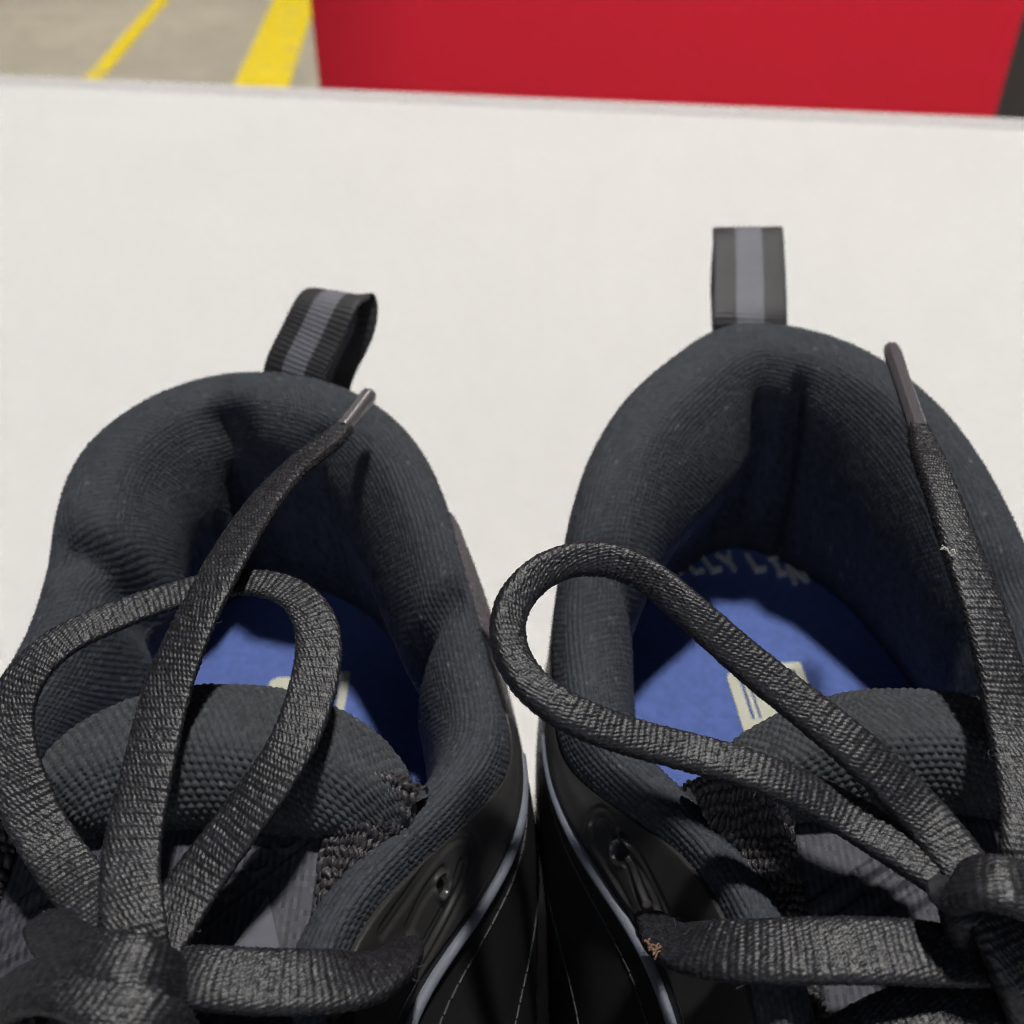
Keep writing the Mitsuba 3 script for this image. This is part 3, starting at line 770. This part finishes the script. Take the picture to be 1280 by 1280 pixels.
lace(A, 'lace', [(-54.1, 65.8, 80.0, 0, 5.4, 1.9), (-48.5, 59.6, 86.0, 0, 5.6, 1.9), (-42.4, 55.9, 89.6, 0, 5.8, 1.9), (-37.9, 55.2, 89.4, 0, 5.8, 1.9), (-35.5, 55.0, 86.5, 0, 5.6, 1.9), (-35.0, 55.3, 80.0, 0, 5.4, 1.9)], 27)
lace(A, 'lace', [(-48.7, 54.3, 84.0, 0, 6.5, 2.2), (-54.4, 54.3, 82.0, 0, 6.8, 2.2), (-64.3, 56.3, 78.0, 0, 6.8, 2.2), (-72.9, 60.4, 72.0, 0, 5.5, 2.2)], 25)
lace(A, 'lace', [(-44.5, 53.7, 80.0, 0, 6.6, 2.4), (-33.6, 53.9, 79.0, 0, 6.6, 2.4), (-24.5, 54.5, 77.0, 0, 6.6, 2.4), (-18.1, 56.3, 73.0, 0, 6, 2.4)], 26)

# ---- right shoe ------------------------------------------------------------------
B = 'running_shoe_001'
labels[B] = {'label': 'right one of the two black running shoes, its lace loop hanging out over the side', 'category': 'shoe', 'group': 'pair of black running shoes'}
TB = [(29.5, 46, 75), (28.5, 66, 79.5), (24.5, 80, 76.5), (17, 94, 72.5), (12.3, 106, 70), (11.6, 117, 70), (11.6, 128, 73), (13.6, 140, 79.5), (17.6, 154.5, 85), (24.4, 168.3, 88.5),
      (36.2, 182.5, 91), (49, 191.5, 92), (62, 189, 91.5), (73, 180, 90), (80.5, 168, 87), (85.5, 153, 82), (88, 138, 76), (88.5, 122, 71), (86.5, 106, 70), (83.5, 93, 72.5), (79, 80, 76.5), (76.5, 66, 79.5), (75.5, 46, 75)]
BB = [(7.4, 46), (7.2, 66), (7.0, 80), (6.8, 94), (6.6, 106), (6.4, 117), (7.6, 128), (9.5, 140), (14, 154), (20.5, 170), (32, 188), (48, 198.5), (64, 196), (78, 186), (87, 171), (92, 154), (94, 138), (93, 121), (94.5, 106), (95.5, 93), (96.5, 80), (97, 66), (98, 46)]
par2 = {'so': [(0, 2.6), (2, 2.8), (4, 4.2), (8, 4.8), (15, 4.8), (18, 4.4), (20, 3), (22, 2.6)],
        'sd': [(0, 3), (2, 3.5), (4, 7), (8, 8.5), (15, 8.5), (18, 7), (20, 4), (22, 3)],
        'ri': [(0, 5), (2, 6), (4, 7.5), (7, 9.5), (9, 11.5), (11, 11.5), (12, 11.5), (13, 10), (15, 9), (17, 8), (19, 6), (22, 5)],
        'rp': [(0, 6), (2, 7), (4, 9.5), (6, 9.5), (7, 10.5), (8, 13.5), (9, 16.5), (9.8, 17), (10.7, 12.5), (11.8, 12), (12.6, 13), (14, 13.5), (16, 11), (18, 9), (20, 7), (22, 6)],
        'rq': [(0, 6), (4, 8.5), (6.5, 7.5), (8, 7), (9, 7), (10.8, 8), (11.8, 9), (13, 12), (15, 11), (18, 8), (22, 6)],
        'rf': [(0, 4), (4, 6), (7, 5.5), (9, 6), (11, 7), (15, 7.5), (18, 5.5), (22, 4)],
        'pq': [(0, 8.5), (2, 8.5), (3, 7.6), (4, 6.0), (5, 5.8), (6, 5.6), (8, 5.6), (16, 5.6), (18, 6), (22, 8)],
        'qz': [(0, 63), (2, 59.5), (4, 57), (6, 56), (11, 62), (16, 56), (18, 57), (22, 62)]}
grB = [(10.7, .28, 6.4, 8.5, 3.4, .03), (12.05, .24, 5.8, 8.5, 3.8, -.01), (6.6, .3, 4.4, 8, 1.8, -.05), (16.3, .3, 4.2, 8, 2.0, .05)]
bB = shoe_body(B, TB, BB, par2, None, grB, None, None)
linesB = [[(20.5, 71.8, 64.6), (17.5, 79.5, 64.6), (12.9, 91.8, 64.6), (11.4, 91.4, 62.6), (13.6, 84.6, 61.4), (17.3, 75.6, 60.8)], [(19.6, 74, 67), (17.2, 81, 67.2), (15.2, 87, 66.4)]]
outer_parts(B, bB, [(0, 5.2, linesB, [(15.6, 85.4, 64.6), (18.9, 75.5, 63.6)], 1.2), (17.2, 22, [], [], 1.0)],
            [(6.9, 105), (6.9, 80), (7, 50), (7.4, 10), (11, -40), (25, -82), (51, -96), (80, -82), (98, -40), (103, 10), (102, 60), (97, 105), (93, 136), (88, 160), (77, 186), (63, 196), (48, 198.5), (32, 190), (18, 168), (9, 140)], None)
sheetB = tongue(B, 53.0, 30.5, 89.8, 8.5, 80.8, -3.0, 10, (36.0, 73.0), 5, 53.5, 27.5, TB)
pull_tab(B, [(51.4, 195.1, 84.0), (50.2, 195.2, 90.0), (51.1, 204.2, 94.5), (52.4, 215.3, 98.5), (53.5, 223.3, 99.5), (55.1, 230.5, 95.0), (54.8, 226.9, 90.0), (53.0, 212.0, 85.0), (54.6, 213.8, 78.0)], (1, .03, 0), 15.6, 2)
insole_print(B, 50.4, 145.8, .06, .8)
lace(B, 'lace', [(57.3, 64.8, 88.0, 0, 6, 2.4), (57.9, 67.5, 90.0, 0, 6.4, 2.0), (59.7, 73.9, 91.5, 0, 6.4, 1.9), (61.4, 84.5, 93.2, -3, 6.3, 1.9), (61.7, 94.6, 97.0, -6, 6.0, 2.0), (61.6, 106.6, 100.3, -6, 5.7, 2.2), (62.3, 119.9, 102.0, -4, 5.0, 2.6), (64.4, 134.0, 101.0, 0, 4.2, 2.8), (65.2, 138.9, 100.8, 0, 3, 2.6)], 31)
aglet(B + '__lace', [65.0, 137.7, 100.8], [69.2, 166.5, 100.2], 1.5, 2)
lace(B, 'lace', [(51.5, 64.6, 88.0, 0, 5.5, 2.6), (50.7, 67.0, 88.5, 8, 5.8, 2.2), (47.5, 73.5, 89.8, 12, 5.8, 2.2), (41.6, 78.7, 93.5, 16, 5.4, 2.3), (35.0, 84.6, 96.0, 22, 5.0, 2.5), (27.9, 90.6, 98.8, 30, 4.8, 2.7), (21.3, 96.4, 102.0, 36, 4.6, 2.9), (15.8, 102.3, 102.5, 40, 4.5, 3.0), (9.0, 104.1, 102.5, 40, 4.5, 3.0), (2.8, 101.3, 101.5, 34, 4.5, 3.0), (-0.5, 94.7, 100.0, 20, 4.5, 3.0), (1.0, 88.2, 98.0, 0, 4.6, 2.9), (6.0, 83.4, 96.5, -16, 4.7, 2.8), (14.4, 81.1, 94.0, -16, 4.8, 2.5), (22.9, 79.5, 92.5, -12, 5.1, 2.3), (30.7, 77.1, 91.5, -8, 5.3, 2.2), (38.7, 74.6, 88.5, -4, 5.7, 2.1), (45.0, 69.8, 87.6, 0, 5.7, 2.1), (49.2, 65.7, 87.3, 0, 5.4, 2.3), (52.0, 63.6, 86.0, 0, 5, 2.4)], 32, label='bow loop of the lace hanging over the inner side')
lace(B, 'lace', [(17.9, 73.5, 67.0, 0, 4, 2.4), (17.9, 70.6, 71.0, 0, 4.4, 2.4), (18.9, 65.5, 76.0, -4, 6.2, 2.2), (22.7, 62.2, 80.0, -2, 7, 2.1), (29.1, 60.3, 83.0, 0, 7.4, 2.1), (36.6, 59.6, 84.5, 0, 7.4, 2.1), (44.3, 59.3, 84.5, 0, 7.2, 2.1), (50.9, 59.6, 83.0, 0, 6.6, 2.2), (55.8, 60.9, 80.0, 0, 6, 2.2)], 33, label='flat lace strand crossing to the eyelet')
lace(B, 'lace', [(50.3, 62.1, 82.0, 0, 5.6, 2.6), (47.8, 62.3, 89.0, 0, 6, 2.8), (48.4, 61.8, 93.5, 0, 6.4, 2.8), (50.9, 60.8, 95.0, 0, 6.6, 2.8), (55.2, 60.1, 92.5, 0, 6.6, 2.6), (60.9, 60.0, 85.0, 0, 6, 2.4)], 34, label='knot of the lace over the tongue label')
lace(B, 'lace', [(27.3, 48.8, 74.0, 0, 6, 2), (34.5, 52.2, 76.5, 0, 6.2, 2), (41.5, 54.6, 79.0, 0, 6.4, 2), (47.8, 55.9, 80.0, 0, 6.4, 2), (54.5, 56.8, 79.0, 0, 6.2, 2), (61.9, 57.3, 76.0, 0, 6, 2)], 35)
lace(B, 'lace', [(51.8, 61.9, 88.0, 0, 5.4, 2.6), (53.0, 58.2, 86.5, 0, 6, 2.6), (54.7, 54.8, 83.0, 0, 6.2, 2.4), (56.4, 52.2, 78.0, 0, 6, 2.4)], 36)
lace(B, 'lace', [(56.4, 60.2, 83.0, 0, 6.6, 2.2), (67.0, 60.2, 83.0, 0, 7, 2.2), (81.0, 63.4, 79.0, 0, 6.8, 2.2), (93.0, 70.1, 71.0, 0, 5, 2.2)], 37)

lint(B + '__lace__lint', [58.4, 106.4, 102.4], .55, 'lint_white', 'white fleck of lint caught on the lace', 1)
lint(B + '__eyestay__lint', [16.7, 63.6, 77.5], .8, 'lint_brown', 'brown fleck of lint at the eyelet', 2)
# lettering printed along the back of the insole of the right shoe
for ch, x, y, tilt in (('U', 35.6, 173.9, 24), ('L', 40.6, 175.0, 22), ('L', 44.7, 175.8, 20), ('Y', 48.6, 176.1, 18), ('L', 54.7, 176.1, 14), ('I', 59.7, 174.7, 12), ('N', 62.5, 172.0, 8)):
    m = meshkit.text_mesh(ch, .0058, .0012, bold=True)
    m.apply_scale([.72, 1, 1])
    m.apply_transform(trimesh.transformations.rotation_matrix(math.radians(tilt), [0, 0, 1]))
    m.apply_translation([x * .001, y * .001, .0377])
    put(B + '__insole__letter', m, 'pale_print', smooth=False)
